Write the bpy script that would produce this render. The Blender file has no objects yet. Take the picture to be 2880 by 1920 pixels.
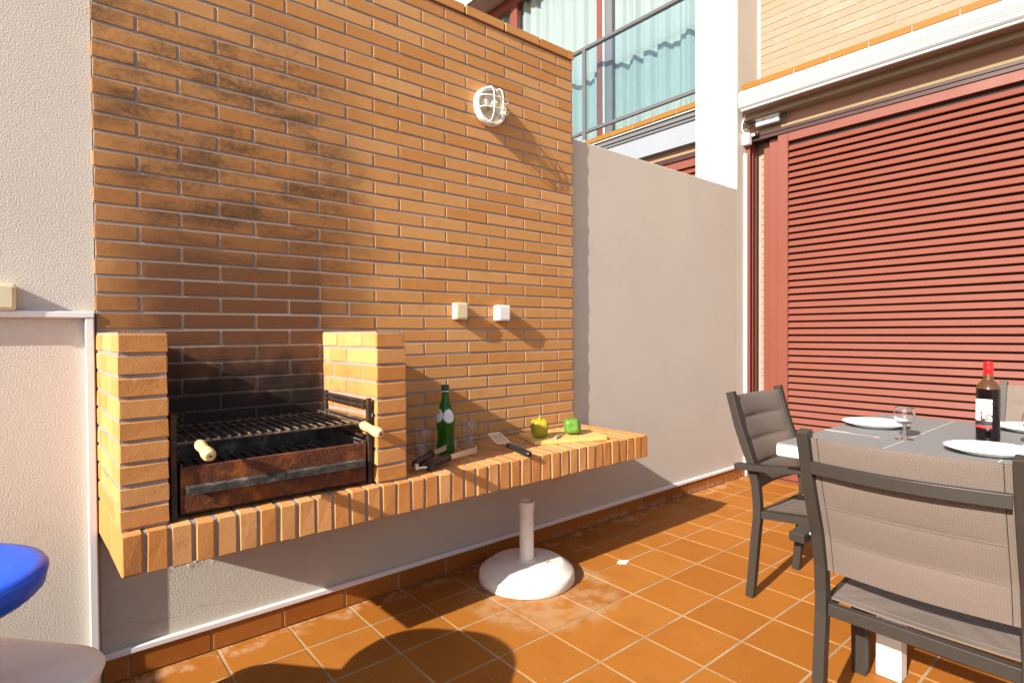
import bpy, bmesh, math, random
from mathutils import Vector, Matrix, Quaternion
R = math.radians
random.seed(7)
scene = bpy.context.scene
col = scene.collection

# ------------------------------------------------------------------ camera
CAM = dict(f=1591.6, yaw=0.693709, pitch=-0.0153632, roll=-0.0057566, D=2.31358, H=1.18)
def cam_axes():
    y, p, ro = CAM['yaw'], CAM['pitch'], CAM['roll']
    fw = Vector((math.sin(y)*math.cos(p), math.cos(y)*math.cos(p), math.sin(p)))
    r = Vector((math.cos(y), -math.sin(y), 0)); u = r.cross(fw)
    c, s = math.cos(ro), math.sin(ro)
    return c*r+s*u, -s*r+c*u, fw
CR, CU, CF = cam_axes()
CPOS = Vector((0, -CAM['D'], CAM['H']))
cd = bpy.data.cameras.new('camera'); cam = bpy.data.objects.new('camera', cd); col.objects.link(cam)
cd.sensor_width = 36; cd.lens = 36*CAM['f']/2880; cd.clip_start = .05; cd.clip_end = 1500
m = Matrix((CR, CU, -CF)).transposed().to_4x4(); m.translation = CPOS
cam.matrix_world = m
scene.camera = cam
def in_view(p, margin=60):                      # does a point fall inside the photograph's frame
    d = Vector(p)-CPOS; z = d.dot(CF)
    if z < .1: return False
    x = 1440+CAM['f']*d.dot(CR)/z; y = 960-CAM['f']*d.dot(CU)/z
    return -margin < x < 2880+margin and -margin < y < 1920+margin

# ------------------------------------------------------------------ world, sun, exposure
SUN = Vector((1, .166, -.55)).normalized()      # direction the light travels
w = bpy.data.worlds.new('World'); scene.world = w; w.use_nodes = True
nt = w.node_tree; nt.nodes.clear()
sky = nt.nodes.new('ShaderNodeTexSky'); sky.sky_type = 'NISHITA'; sky.sun_disc = False
sky.sun_elevation = math.asin(-SUN.z); sky.sun_rotation = math.atan2(-SUN.x, -SUN.y) % (2*math.pi)
sky.dust_density = 1.6; sky.ozone_density = .7
bg = nt.nodes.new('ShaderNodeBackground'); bg.inputs['Strength'].default_value = .10
wo = nt.nodes.new('ShaderNodeOutputWorld')
nt.links.new(sky.outputs[0], bg.inputs[0]); nt.links.new(bg.outputs[0], wo.inputs[0])
sl = bpy.data.lights.new('sun', 'SUN'); sl.energy = 5.0; sl.angle = R(.5); sl.color = (1, .935, .83)
so = bpy.data.objects.new('sun', sl); col.objects.link(so); so.location = (-6, -4, 6)
so.rotation_euler = SUN.to_track_quat('-Z', 'Y').to_euler()
scene.view_settings.view_transform = 'Standard'; scene.view_settings.look = 'None'
scene.view_settings.exposure = 1.22; scene.view_settings.gamma = 1
scene.view_settings.use_curve_mapping = False

# ------------------------------------------------------------------ materials
class NX:                                       # tiny node-expression helper
    def __init__(s, nt, sock): s.nt, s.s = nt, sock
    def op(s, o, b=None, c=None, clamp=False):
        n = s.nt.nodes.new('ShaderNodeMath'); n.operation = o; n.use_clamp = clamp
        for i, v in enumerate((s, b, c)):
            if v is None: continue
            if isinstance(v, NX): s.nt.links.new(v.s, n.inputs[i])
            else: n.inputs[i].default_value = v
        return NX(s.nt, n.outputs[0])
    def __add__(s, b): return s.op('ADD', b)
    def __sub__(s, b): return s.op('SUBTRACT', b)
    def __mul__(s, b): return s.op('MULTIPLY', b)
    def abs(s): return s.op('ABSOLUTE')
    def ss(s, a, b):                            # smoothstep a..b (a may exceed b)
        n = s.nt.nodes.new('ShaderNodeMapRange'); n.interpolation_type = 'SMOOTHSTEP'
        s.nt.links.new(s.s, n.inputs[0])
        lo, hi, o0, o1 = (a, b, 0, 1) if a < b else (b, a, 1, 0)
        for i, v in enumerate((lo, hi, o0, o1)): n.inputs[i+1].default_value = v
        return NX(s.nt, n.outputs[0])
class MT:
    def __init__(s, name, color=(.5,.5,.5), rough=.6, metal=0, spec=.4):
        s.m = bpy.data.materials.new(name); s.m.use_nodes = True; s.nt = s.m.node_tree
        s.b = s.nt.nodes['Principled BSDF']; s.out = s.nt.nodes['Material Output']
        s.c = None; s.color = color
        s.b.inputs['Base Color'].default_value = (*color, 1)
        s.b.inputs['Roughness'].default_value = rough; s.b.inputs['Metallic'].default_value = metal
        s.b.inputs['Specular IOR Level'].default_value = spec
        g = s.nt.nodes.new('ShaderNodeNewGeometry'); s.pos = g.outputs['Position']
        s.bumps = None
    def N(s, sock): return NX(s.nt, sock)
    def xyz(s):
        n = s.nt.nodes.new('ShaderNodeSeparateXYZ'); s.nt.links.new(s.pos, n.inputs[0])
        return [NX(s.nt, o) for o in n.outputs]
    def noise(s, scale, detail=3, rough=.55, stretch=None, offset_random=False, obj=False):
        n = s.nt.nodes.new('ShaderNodeTexNoise'); n.inputs['Scale'].default_value = scale
        n.inputs['Detail'].default_value = detail; n.inputs['Roughness'].default_value = rough
        src = s.pos
        if obj: src = s.nt.nodes.new('ShaderNodeTexCoord').outputs['Object']
        if stretch:
            mp = s.nt.nodes.new('ShaderNodeMapping'); mp.inputs['Scale'].default_value = stretch
            s.nt.links.new(src, mp.inputs[0]); src = mp.outputs[0]
        if offset_random:
            v = s.nt.nodes.new('ShaderNodeVectorMath'); v.operation = 'ADD'
            o = s.nt.nodes.new('ShaderNodeObjectInfo'); k = s.nt.nodes.new('ShaderNodeMath'); k.operation = 'MULTIPLY'
            k.inputs[1].default_value = 37; s.nt.links.new(o.outputs['Random'], k.inputs[0])
            s.nt.links.new(src, v.inputs[0]); s.nt.links.new(k.outputs[0], v.inputs[1]); src = v.outputs[0]
        s.nt.links.new(src, n.inputs['Vector'])
        return NX(s.nt, n.outputs['Fac'])
    def rand(s): return NX(s.nt, s.nt.nodes.new('ShaderNodeObjectInfo').outputs['Random'])
    def _sock(s, c):
        if c is None: c = s.color
        if isinstance(c, tuple):
            n = s.nt.nodes.new('ShaderNodeRGB'); n.outputs[0].default_value = (*c, 1); return n.outputs[0]
        return c
    def mix(s, fac, colr, mode='MIX'):          # layer a colour over the base colour
        n = s.nt.nodes.new('ShaderNodeMix'); n.data_type = 'RGBA'; n.blend_type = mode
        if isinstance(fac, NX): s.nt.links.new(fac.s, n.inputs[0])
        else: n.inputs[0].default_value = fac
        s.nt.links.new(s._sock(s.c), n.inputs[6]); s.nt.links.new(s._sock(colr), n.inputs[7])
        s.c = n.outputs[2]; s.nt.links.new(s.c, s.b.inputs['Base Color']); return s
    def ramp(s, fac, stops):
        n = s.nt.nodes.new('ShaderNodeValToRGB'); s.nt.links.new(fac.s, n.inputs[0])
        e = n.color_ramp.elements
        while len(e) < len(stops): e.new(.5)
        for el, (p, c) in zip(e, stops): el.position = p; el.color = (*c, 1)
        s.c = n.outputs[0]; s.nt.links.new(s.c, s.b.inputs['Base Color']); return s
    def bump(s, h, dist, strength=1):
        n = s.nt.nodes.new('ShaderNodeBump'); n.inputs['Distance'].default_value = dist; n.inputs['Strength'].default_value = strength
        s.nt.links.new(h.s, n.inputs['Height'])
        if s.bumps: s.nt.links.new(s.bumps, n.inputs['Normal'])
        s.bumps = n.outputs[0]; s.nt.links.new(s.bumps, s.b.inputs['Normal']); return s
    def rough(s, x): s.nt.links.new(x.s, s.b.inputs['Roughness']); return s

M = {}
def soot(mt, bricks=True):
    X, Y, Z = mt.xyz()
    n1 = mt.noise(9, 3); n2 = mt.noise(3.4, 5, .68, (1, 1, 2.6)); n3 = mt.noise(60, 2)
    dx = (X-.60).abs()
    wob = dx + (n1-.5)*.22
    col_ = wob.ss(.62, .36)                                       # plume over the fire, as wide as the hearth
    fade = Z.ss(2.9, 1.2)
    brown = col_*fade
    back = Y.ss(-.03, -.01)
    core = wob.ss(.40, .26)*Z.ss(1.75, 1.25)*Z.ss(.5, .6)
    streak = (n2 + (n3-.5)*.25).ss(.38, .68)*(((X-(Z-1.9)*-.25)-.58).abs()+(n1-.5)*.2).ss(.56, .3)*Z.ss(2.5, 2.2)*Z.ss(1.25, 1.6)
    bl = ((X-.58).abs()).ss(.40, .26)*(Z+(n1-.5)*.42).ss(1.16, .95)*back*Z.ss(.5, .6)
    if bricks:
        mt.mix(brown*.9, (.225, .092, .030)); mt.mix(core*.9, (.10, .040, .018))
        mt.mix(streak*.8, (.05, .027, .013)); mt.mix(bl*.97, (.012, .010, .010))
    else:
        mt.mix(brown*.35, (.28, .2, .16)); mt.mix(bl*.9, (.02, .018, .017))
    return mt
def mk_brick(name, base, dark, light, with_soot=False, worn=True):
    t = MT(name, base, .72, spec=.25)
    r = t.rand(); big = t.noise(14, 3, .6, offset_random=True); fine = t.noise(220, 2)
    t.mix(r.ss(.3, 1.0)*.75, dark); t.mix(r.ss(.4, 0)*.7, light)
    t.mix((big.ss(.5, .75))*.45, dark); t.mix((big.ss(.42, .25))*.35, light)
    t.mix(fine.ss(.6, .75)*.18, tuple(c*.55 for c in base))
    if with_soot: soot(t)
    elif 'counter' in name:
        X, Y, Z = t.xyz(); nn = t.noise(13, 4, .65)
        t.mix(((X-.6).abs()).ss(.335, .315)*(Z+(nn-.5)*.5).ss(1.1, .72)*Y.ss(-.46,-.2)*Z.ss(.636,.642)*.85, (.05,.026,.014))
        t.mix((nn+(fine-.5)*.3).ss(.60,.72)*.3, (.24,.085,.02)); t.mix((t.noise(30,3,.6,offset_random=True)).ss(.66,.74)*.35, (.6,.45,.3))
    t.bump(fine, .0012, .5); t.bump(t.noise(40, 3), .002, .35)
    return t.m
M['brick'] = mk_brick('orange_brick', (.47,.23,.078), (.41,.175,.045), (.51,.27,.105), True)
M['brick_counter'] = mk_brick('orange_counter_brick', (.52,.235,.075), (.44,.17,.04), (.55,.28,.11))
M['brick_facade'] = mk_brick('pale_facade_brick', (.27,.178,.12), (.26,.16,.10), (.285,.20,.145))
t = MT('mortar', (.27,.225,.205), .9, spec=.1); soot(t, False); t.mix(t.noise(300, 2).ss(.45,.7)*.4, (.26,.225,.2)); t.bump(t.noise(260, 3), .003, .8); M['mortar'] = t.m
t = MT('pale_mortar', (.235,.22,.20), .9, spec=.1); t.bump(t.noise(260, 3), .002, .6); M['mortar_pale'] = t.m
def plaster(name, c, amp=.0034, crack=True):
    t = MT(name, c, .88, spec=.12)
    t.mix(t.noise(2.2, 4).ss(.4, .75)*.25, tuple(v*.82 for v in c)); t.mix(t.noise(.9, 3, .6, (1,1,.3)).ss(.5,.8)*.2, tuple(min(1,v*1.12) for v in c))
    vo = t.nt.nodes.new('ShaderNodeTexVoronoi'); vo.inputs['Scale'].default_value = 95; t.nt.links.new(t.pos, vo.inputs['Vector'])
    t.bump(t.noise(200, 4, .6), amp, .8); t.bump(t.noise(9, 2), .004, .12)
    return t
t = plaster('grey_plaster', (.50,.455,.39)); X, Y, Z = t.xyz()
# blistered, patched render below the counter
pt = ((X-.43).abs()).ss(.14, .05)*((Z-.43).abs()).ss(.12, .03)*t.noise(28, 3).ss(.5,.62)
t.mix(pt*.35, (.36,.31,.25)); t.bump(pt, .012, 1)
cr = ((t.noise(6, 2, .5)-.5)*.12+Z-.17).abs().ss(.003, .0008)*X.ss(.62, .45)*X.ss(.1,.2)
t.mix(cr*.35, (.25,.2,.16)); M['plaster'] = t.m
t = plaster('beige_plaster', (.54,.485,.42)); X, Y, Z = t.xyz()
cr = ((t.noise(7, 3, .5)-.5)*.5+X+.02).abs().ss(.0035, .001)*Z.ss(.62, .5)*Z.ss(.34,.40)
t.mix(cr*.5, (.25,.2,.16)); M['plaster_left'] = t.m
t = MT('white_render', (.70,.69,.66), .85, spec=.15); t.bump(t.noise(120, 2), .001, .4); M['white_render'] = t.m
t = MT('blue_grey_paint', (.20,.215,.245), .7, spec=.2); t.mix(t.noise(3,3).ss(.4,.7)*.2, (.175,.19,.22)); M['lintel_paint'] = t.m
def terracotta(name, base, dark, light, gloss=.42, stain=False):
    t = MT(name, base, gloss, spec=.18)
    r = t.rand(); n = t.noise(5, 4, .6, offset_random=True); f = t.noise(160, 2)
    t.mix(r.ss(.4, 1)*.6, dark); t.mix(r.ss(.4, 0)*.5, light); t.mix(n.ss(.5,.75)*.5, dark); t.mix(n.ss(.45,.25)*.4, light)
    t.mix(f.ss(.62,.78)*.25, tuple(v*.6 for v in base))
    X, Y, Z = t.xyz()
    if stain:                                    # dried cement and lime marks round the parasol foot and along the wall
        dd = ((X-1.74)*(X-1.74) + (Y+.42)*(Y+.42)); nn = t.noise(11, 4, .65)
        ring = (dd+(nn-.5)*.09).ss(.15, .10)*nn.ss(.36,.6)
        t.mix(ring*.42, (.42,.28,.16)); t.mix(((Y+.06)+(nn-.5)*.12).ss(-.03,.03)*nn.ss(.45,.62)*.35, (.6,.42,.28))
        t.mix(t.noise(75, 1).ss(.76,.79)*.5, (.68,.5,.34))
    else:
        nn = t.noise(10, 4, .65); t.mix((Z+(nn-.5)*.09).ss(.055,.0)*nn.ss(.42,.6)*X.ss(1.8,3.0)*.5, (.6,.42,.36))
    t.rough(n*.25+(gloss-.1))
    t.bump(f, .0006, .4); t.bump(t.noise(22, 2), .0016, .4)
    return t.m
M['tile'] = terracotta('terracotta_floor_tile', (.30,.108,.015), (.245,.080,.010), (.33,.130,.022), .6, True)
M['skirt'] = terracotta('glazed_skirting_tile', (.30,.10,.018), (.23,.068,.012), (.33,.125,.03), .34)
M['sill'] = terracotta('glazed_sill_tile', (.205,.088,.010), (.19,.078,.009), (.22,.098,.014), .5)
t = MT('sand_grout', (.38,.265,.155), .95, spec=.05); t.mix(t.noise(5,4).ss(.4,.65)*.6, (.22,.135,.07)); t.mix(t.noise(90,3).ss(.5,.7)*.4, (.2,.13,.08)); t.bump(t.noise(240,3), .002, .7); M['grout'] = t.m
t = MT('dusty_ground', (.30,.25,.20), .95, spec=.1); t.mix(t.noise(1.5,4)*.5, (.24,.2,.16)); M['ground'] = t.m
def painted(name, c, rough=.45, grain=None, spec=.4):
    t = MT(name, c, rough, spec=spec); t.mix(t.noise(3, 4, .6).ss(.4,.75)*.3, tuple(v*.82 for v in c)); t.mix(t.noise(80,2).ss(.66,.75)*.12, tuple(v*.6 for v in c))
    if grain: t.bump(t.noise(9, 4, .6, grain), .001, .5)
    t.rough(t.noise(6,3)*.25+(rough-.12)); return t.m
M['red'] = painted('red_brown_painted_wood', (.145,.035,.0195), .5, (3, 1, 30))
M['red_dark'] = painted('dark_red_track', (.035,.009,.007), .45)
M['louvre_dark'] = painted('near_black_gap_shade', (.022,.008,.006), .8)  # near-black colour standing for the shade between the slats
M['soffit'] = painted('grey_brown_soffit', (.26,.20,.15), .85, spec=.15)
M['lintel_wood'] = painted('brown_lintel_board', (.24,.125,.09), .7)
M['foam'] = painted('ochre_sealant_strip', (.20,.15,.075), .85)
M['white_alu'] = painted('white_coated_aluminium', (.34,.34,.335), .35)
M['pvc'] = painted('white_plastic_trunking', (.70,.66,.65), .4)
M['cream'] = painted('cream_plastic', (.64,.56,.36), .4)
M['white_plastic'] = painted('white_plastic', (.76,.75,.73), .35)
M['frame'] = painted('taupe_coated_aluminium', (.030,.024,.020), .45, spec=.28)
M['dark_plastic'] = painted('black_plastic', (.012,.012,.013), .3)
M['rail_grey'] = painted('grey_anodised_rail', (.085,.085,.09), .35)
M['groove'] = painted('dark_grey_groove', (.10,.10,.11), .6)
def fabric(name, c):
    t = MT(name, c, .8, spec=.2)
    tc = t.nt.nodes.new('ShaderNodeTexCoord')
    def wave(axis, sc):
        n = t.nt.nodes.new('ShaderNodeTexWave'); n.bands_direction = axis; n.inputs['Scale'].default_value = sc
        t.nt.links.new(tc.outputs['Object'], n.inputs['Vector']); return NX(t.nt, n.outputs['Fac'])
    wv = wave('X', 70).op('MULTIPLY', wave('Z', 70))
    t.mix(wv.ss(.5,.1)*.5, tuple(v*.45 for v in c)); t.mix(t.noise(4,3)*.25, tuple(v*1.2 for v in c))
    t.bump(wv, .0012, .6); return t.m
M['sling'] = fabric('taupe_woven_sling', (.158,.124,.104))
t = MT('grey_frosted_glass_top', (.175,.18,.18), .5, spec=.3); t.mix(t.noise(2,2)*.15, (.185,.19,.195)); M['table_top'] = t.m
M['white_table'] = painted('white_lacquered_aluminium', (.62,.61,.60), .35)
t = MT('white_porcelain', (.80,.80,.79), .12, spec=.6); t.mix(t.noise(5,2)*.1, (.76,.76,.76)); M['china'] = t.m
def glass(name, tint, refl=.08, rough=.02, edge=1.0):
    m = bpy.data.materials.new(name); m.use_nodes = True; nt = m.node_tree; nt.nodes.clear()
    o = nt.nodes.new('ShaderNodeOutputMaterial'); tr = nt.nodes.new('ShaderNodeBsdfTransparent'); gl = nt.nodes.new('ShaderNodeBsdfGlossy')
    tr.inputs[0].default_value = (*tint, 1); gl.inputs['Roughness'].default_value = rough
    lw = nt.nodes.new('ShaderNodeLayerWeight'); lw.inputs[0].default_value = .35
    nz = nt.nodes.new('ShaderNodeTexNoise'); nz.inputs['Scale'].default_value = 3
    mp = nt.nodes.new('ShaderNodeMath'); mp.operation = 'MULTIPLY_ADD'; mp.inputs[1].default_value = edge*.7; mp.inputs[2].default_value = refl
    ad = nt.nodes.new('ShaderNodeMath'); ad.operation = 'MULTIPLY_ADD'; ad.inputs[1].default_value = .02
    nt.links.new(lw.outputs['Facing'], mp.inputs[0])
    pw = nt.nodes.new('ShaderNodeMath'); pw.operation = 'POWER'; pw.inputs[1].default_value = 3.0
    nt.links.new(lw.outputs['Facing'], pw.inputs[0]); nt.links.new(pw.outputs[0], mp.inputs[0])
    nt.links.new(nz.outputs['Fac'], ad.inputs[0]); nt.links.new(mp.outputs[0], ad.inputs[2])
    mx = nt.nodes.new('ShaderNodeMixShader'); nt.links.new(ad.outputs[0], mx.inputs[0]); nt.links.new(tr.outputs[0], mx.inputs[1]); nt.links.new(gl.outputs[0], mx.inputs[2])
    nt.links.new(mx.outputs[0], o.inputs[0]); return m
M['pane'] = glass('window_pane', (.945,.98,.978), .05)
M['rail_glass'] = glass('greenish_rail_glass', (.90,.96,.96), .05)
t = MT('clear_glass', (1,1,1), .0, spec=.5); t.b.inputs['Transmission Weight'].default_value = 1; t.b.inputs['IOR'].default_value = 1.45; t.mix(t.noise(6,2)*.2, (.97,.985,.98)); M['clear'] = t.m
M['thin_clear'] = glass('thin_clear_glass', (.96,.965,.96), .03, .01, 1.1)
M['bulb_glass'] = glass('ribbed_lamp_glass', (.86,.82,.70), .16, .08)
t = MT('green_bottle_glass', (.02,.20,.02), .04, spec=.6); t.b.inputs['Transmission Weight'].default_value = .7; t.b.inputs['IOR'].default_value = 1.4; t.mix(t.noise(6,2)*.3, (.03,.26,.025)); M['green_glass'] = t.m
t = MT('dark_wine_glass', (.005,.0025,.0035), .05, spec=.45); t.mix(t.noise(6,2)*.3, (.003,.002,.003)); M['wine_glass'] = t.m
t = MT('brown_empty_neck_glass', (.07,.030,.008), .05, spec=.6); t.mix(t.noise(6,2)*.3, (.05,.02,.006)); M['neck_glass'] = t.m
M['red_cap'] = painted('red_foil_cap', (.62,.008,.012), .3)
M['green_cap'] = painted('dark_green_cap', (.012,.055,.025), .4)
M['paper'] = painted('white_label_paper', (.74,.74,.72), .6)
M['ink'] = painted('black_ink', (.02,.02,.022), .6)
M['ink_red'] = painted('red_ink', (.60,.02,.02), .5)
M['ink_gold'] = painted('gold_ink', (.42,.28,.07), .5)
M['label_green'] = painted('pale_green_label', (.30,.46,.33), .5)
t = MT('scrubbed_steel', (.72,.70,.66), .42, metal=.85); t.bump(t.noise(30, 2, .5, (1, 20, 1)), .0005, .3); M['steel'] = t.m
def rust(name, base, orange, dark, rough=.75):
    t = MT(name, base, rough, metal=.25, spec=.3); n = t.noise(18, 5, .65); n2 = t.noise(70, 3)
    t.mix(n.ss(.48,.68)*.9, orange); t.mix(n.ss(.46,.30)*.8, dark); t.mix(n2.ss(.6,.72)*.6, orange); t.bump(n2, .0025, .8); return t.m
M['rust'] = rust('rusty_steel', (.105,.034,.016), (.26,.085,.018), (.035,.016,.014))
M['iron'] = rust('sooty_iron', (.030,.024,.020), (.075,.032,.014), (.010,.009,.009), .55)
M['ash'] = rust('ashy_steel', (.045,.04,.036), (.15,.14,.13), (.015,.014,.013), .7)
M['rod'] = rust('greasy_grill_rod', (.10,.075,.055), (.28,.20,.14), (.03,.02,.015), .4)
def wood(name, base, dark, st, rough=.5):
    t = MT(name, base, rough, spec=.3); n = t.noise(7, 4, .6, st, obj=True); t.mix(n.ss(.45,.7)*.6, dark); t.mix(t.noise(40,2,.5,st,obj=True).ss(.55,.7)*.3, dark); t.bump(n, .0008, .4); return t.m
M['handle'] = wood('turned_wood', (.58,.40,.20), (.40,.24,.10), (2, 12, 12))
M['bamboo'] = wood('oiled_bamboo', (.62,.39,.13), (.46,.25,.07), (1.5, 26, 26), .42)
t = MT('green_pepper_skin', (.085,.19,.022), .2, spec=.5); t.mix(t.noise(16,3).ss(.45,.7)*.5, (.07,.17,.016)); M['pep_green'] = t.m
t = MT('ripening_pepper_skin', (.24,.235,.012), .22, spec=.5); t.mix(t.noise(15,3,.5,(1,1,.4)).ss(.4,.65)*.85, (.085,.125,.014)); X,Y,Z = t.xyz(); t.mix(Z.ss(.70,.74)*.5,(.42,.30,.012)); M['pep_yellow'] = t.m
t = MT('pepper_stem', (.22,.28,.05), .6); t.mix(t.noise(30,2)*.4, (.3,.26,.06)); M['stem'] = t.m
t = MT('chalky_parasol_concrete', (.72,.66,.59), .85, spec=.15); t.mix(t.noise(9,4,.6).ss(.45,.7)*.35, (.46,.40,.34)); t.mix(t.noise(70,2).ss(.68,.76)*.3,(.35,.28,.22)); t.bump(t.noise(35,4), .004, .45); M['parasol'] = t.m
t = MT('glossy_blue_plastic', (.003,.085,.62), .36, spec=.3); t.mix(t.noise(5,3)*.3, (.003,.065,.52)); t.bump(t.noise(12,3), .002, .2); M['blue'] = t.m
t = MT('weathered_white_plastic', (.66,.60,.53), .5, spec=.35); t.mix(t.noise(4,5,.65,(1,3,1)).ss(.45,.65)*.4, (.52,.47,.42)); t.bump(t.noise(40,3), .0015, .3); M['oldwhite'] = t.m
t = MT('sheer_curtain_cloth', (.30,.315,.31), .9, spec=.1); t.mix(t.noise(2,2)*.15, (.26,.275,.27)); t.bump(t.noise(300,1), .0004, .4); M['curtain'] = t.m
M['driver'] = painted('grey_driver_casing', (.36,.37,.40), .4)
M['black_cable'] = painted('black_cable', (.012,.012,.012), .5)
M['coal_dark'] = painted('dark_room', (.02,.02,.03), .8)

# ------------------------------------------------------------------ mesh helpers
class B:
    def __init__(s): s.v, s.f, s.sm = [], [], []
    def add(s, vs, fs, smooth=False, mat=None):
        k = len(s.v); s.v += [tuple(mat @ Vector(p)) if mat else tuple(p) for p in vs]
        s.f += [tuple(i+k for i in f) for f in fs]; s.sm += [smooth]*len(fs); return s
    def box(s, x0, x1, y0, y1, z0, z1, c=0, mat=None):
        if c <= 0:
            v = [(x, y, z) for x in (x0, x1) for y in (y0, y1) for z in (z0, z1)]
            return s.add(v, [(0,1,3,2),(4,6,7,5),(0,4,5,1),(2,3,7,6),(0,2,6,4),(1,5,7,3)], mat=mat)
        lo, hi = (x0, y0, z0), (x1, y1, z1); v = []; idx = {}
        for sx in (0,1):
            for sy in (0,1):
                for sz in (0,1):
                    sg = (sx, sy, sz)
                    for a in range(3):
                        p = [(hi[i]-(c if i != a else 0)) if sg[i] else (lo[i]+(c if i != a else 0)) for i in range(3)]
                        idx[sg, a] = len(v); v.append(tuple(p))
        f = []
        cs = [(a, b, d) for a in (0,1) for b in (0,1) for d in (0,1)]
        for a in range(3):
            o = [i for i in range(3) if i != a]
            for sv in (0, 1):
                q = []
                for p_, r_ in ((0,0),(1,0),(1,1),(0,1)):
                    g = [0,0,0]; g[a] = sv; g[o[0]] = p_; g[o[1]] = r_; q.append(idx[tuple(g), a])
                f.append(tuple(q))
            for p_ in (0,1):
                for r_ in (0,1):
                    g0 = [0,0,0]; g0[o[0]] = p_; g0[o[1]] = r_; g1 = list(g0); g1[a] = 1
                    f.append((idx[tuple(g0), o[0]], idx[tuple(g1), o[0]], idx[tuple(g1), o[1]], idx[tuple(g0), o[1]]))
        for g in cs: f.append((idx[g,0], idx[g,1], idx[g,2]))
        return s.add(v, f, mat=mat)
    def tube(s, pts, rad, n=10, cap=True, smooth=True, mat=None):
        pts = [Vector(p) for p in pts]; rads = rad if isinstance(rad, (list, tuple)) else [rad]*len(pts)
        rings = []; up = None
        for i, p in enumerate(pts):
            d = (pts[min(i+1, len(pts)-1)]-pts[max(i-1, 0)]).normalized()
            if up is None: up = d.orthogonal().normalized()
            else: up = (up - d*up.dot(d)).normalized()
            sd = d.cross(up); rings.append([p+(up*math.cos(a)+sd*math.sin(a))*rads[i] for a in [2*math.pi*k/n for k in range(n)]])
        v = [q for r_ in rings for q in r_]; f = []
        for i in range(len(pts)-1):
            for k in range(n): f.append((i*n+k, i*n+(k+1)%n, (i+1)*n+(k+1)%n, (i+1)*n+k))
        s.add(v, f, smooth, mat)
        if cap: s.add(rings[0], [tuple(range(n))[::-1]], False, mat); s.add(rings[-1], [tuple(range(n))], False, mat)
        return s
    def sweep(s, pts, prof, upv=(0,0,1), mat=None, smooth=False):      # closed profile [(a,b)] swept along pts
        pts = [Vector(p) for p in pts]; n = len(prof); v = []; U = Vector(upv)
        for i, p in enumerate(pts):
            d = (pts[min(i+1, len(pts)-1)]-pts[max(i-1, 0)]).normalized(); sd = d.cross(U).normalized(); uu = sd.cross(d)
            v += [p+sd*a+uu*b for a, b in prof]
        f = [(i*n+k, i*n+(k+1)%n, (i+1)*n+(k+1)%n, (i+1)*n+k) for i in range(len(pts)-1) for k in range(n)]
        f += [tuple(range(n))[::-1], tuple(range((len(pts)-1)*n, len(pts)*n))]
        return s.add(v, f, smooth, mat)
    def lathe(s, prof, n=32, smooth=True, mat=None, a0=0, a1=None, lobes=None):
        full = a1 is None; a1 = 2*math.pi if full else a1; m_ = n if full else n+1; v = []
        for (r, z) in prof:
            for k in range(m_):
                a = a0+(a1-a0)*k/n; rr = r*(lobes(a, z) if lobes else 1); v.append((rr*math.cos(a), rr*math.sin(a), z))
        f = []
        for i in range(len(prof)-1):
            for k in range(n if full else n):
                k2 = (k+1) % m_ if full else k+1; f.append((i*m_+k, i*m_+k2, (i+1)*m_+k2, (i+1)*m_+k))
        return s.add(v, f, smooth, mat)
    def prism(s, outline, z0, z1, mat=None):
        n = len(outline); v = [(x, y, z0) for x, y in outline]+[(x, y, z1) for x, y in outline]
        f = [tuple(range(n))[::-1], tuple(range(n, 2*n))]+[(i, (i+1)%n, n+(i+1)%n, n+i) for i in range(n)]
        return s.add(v, f, mat=mat)
    def grid(s, fn, nu, nv, smooth=True, mat=None):
        v = [fn(i/nu, j/nv) for j in range(nv+1) for i in range(nu+1)]
        f = [(j*(nu+1)+i, j*(nu+1)+i+1, (j+1)*(nu+1)+i+1, (j+1)*(nu+1)+i) for j in range(nv) for i in range(nu)]
        return s.add(v, f, smooth, mat)
    def mesh(s, name):
        me = bpy.data.meshes.new(name); me.from_pydata(s.v, [], s.f)
        bm = bmesh.new(); bm.from_mesh(me); bmesh.ops.recalc_face_normals(bm, faces=bm.faces); bm.to_mesh(me); bm.free()
        me.polygons.foreach_set('use_smooth', s.sm); me.update(); return me
def rrect(w_, d_, r, n=6, cx=0, cy=0):
    o = []
    for sx, sy, a in ((1,1,0),(-1,1,90),(-1,-1,180),(1,-1,270)):
        for k in range(n+1):
            t_ = R(a+90*k/n); o.append((cx+sx*(w_/2-r)+r*math.cos(t_), cy+sy*(d_/2-r)+r*math.sin(t_)))
    return o
def link(o, parent=None, world=True):
    col.objects.link(o)
    if parent:
        o.parent = parent
        if world: o.matrix_parent_inverse = WM(parent).inverted()
    return o
def WM(o):
    mm = Matrix.LocRotScale(o.location, o.rotation_euler, o.scale)
    return (WM(o.parent) @ o.matrix_parent_inverse @ mm) if o.parent else mm
def part(name, b, mat, parent=None, world=True, bevel=0):
    o = bpy.data.objects.new(name, b.mesh(name) if isinstance(b, B) else b)
    if mat is not None and not o.data.materials: o.data.materials.append(M[mat] if isinstance(mat, str) else mat)
    link(o, parent, world)
    if bevel:
        md = o.modifiers.new('bevel', 'BEVEL'); md.width = bevel; md.segments = 2; md.limit_method = 'ANGLE'; md.angle_limit = R(40)
    return o
def tag(o, label, cat=None, group=None, kind=None):
    if label: o['label'] = label
    if cat: o['category'] = cat
    if group: o['group'] = group
    if kind: o['kind'] = kind
    return o
def thing(name, loc, label, cat, rz=0, group=None):
    o = bpy.data.objects.new(name, None); o.empty_display_size = .05; o.location = loc; o.rotation_euler = (0, 0, rz); col.objects.link(o)
    return tag(o, label, cat, group)
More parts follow.
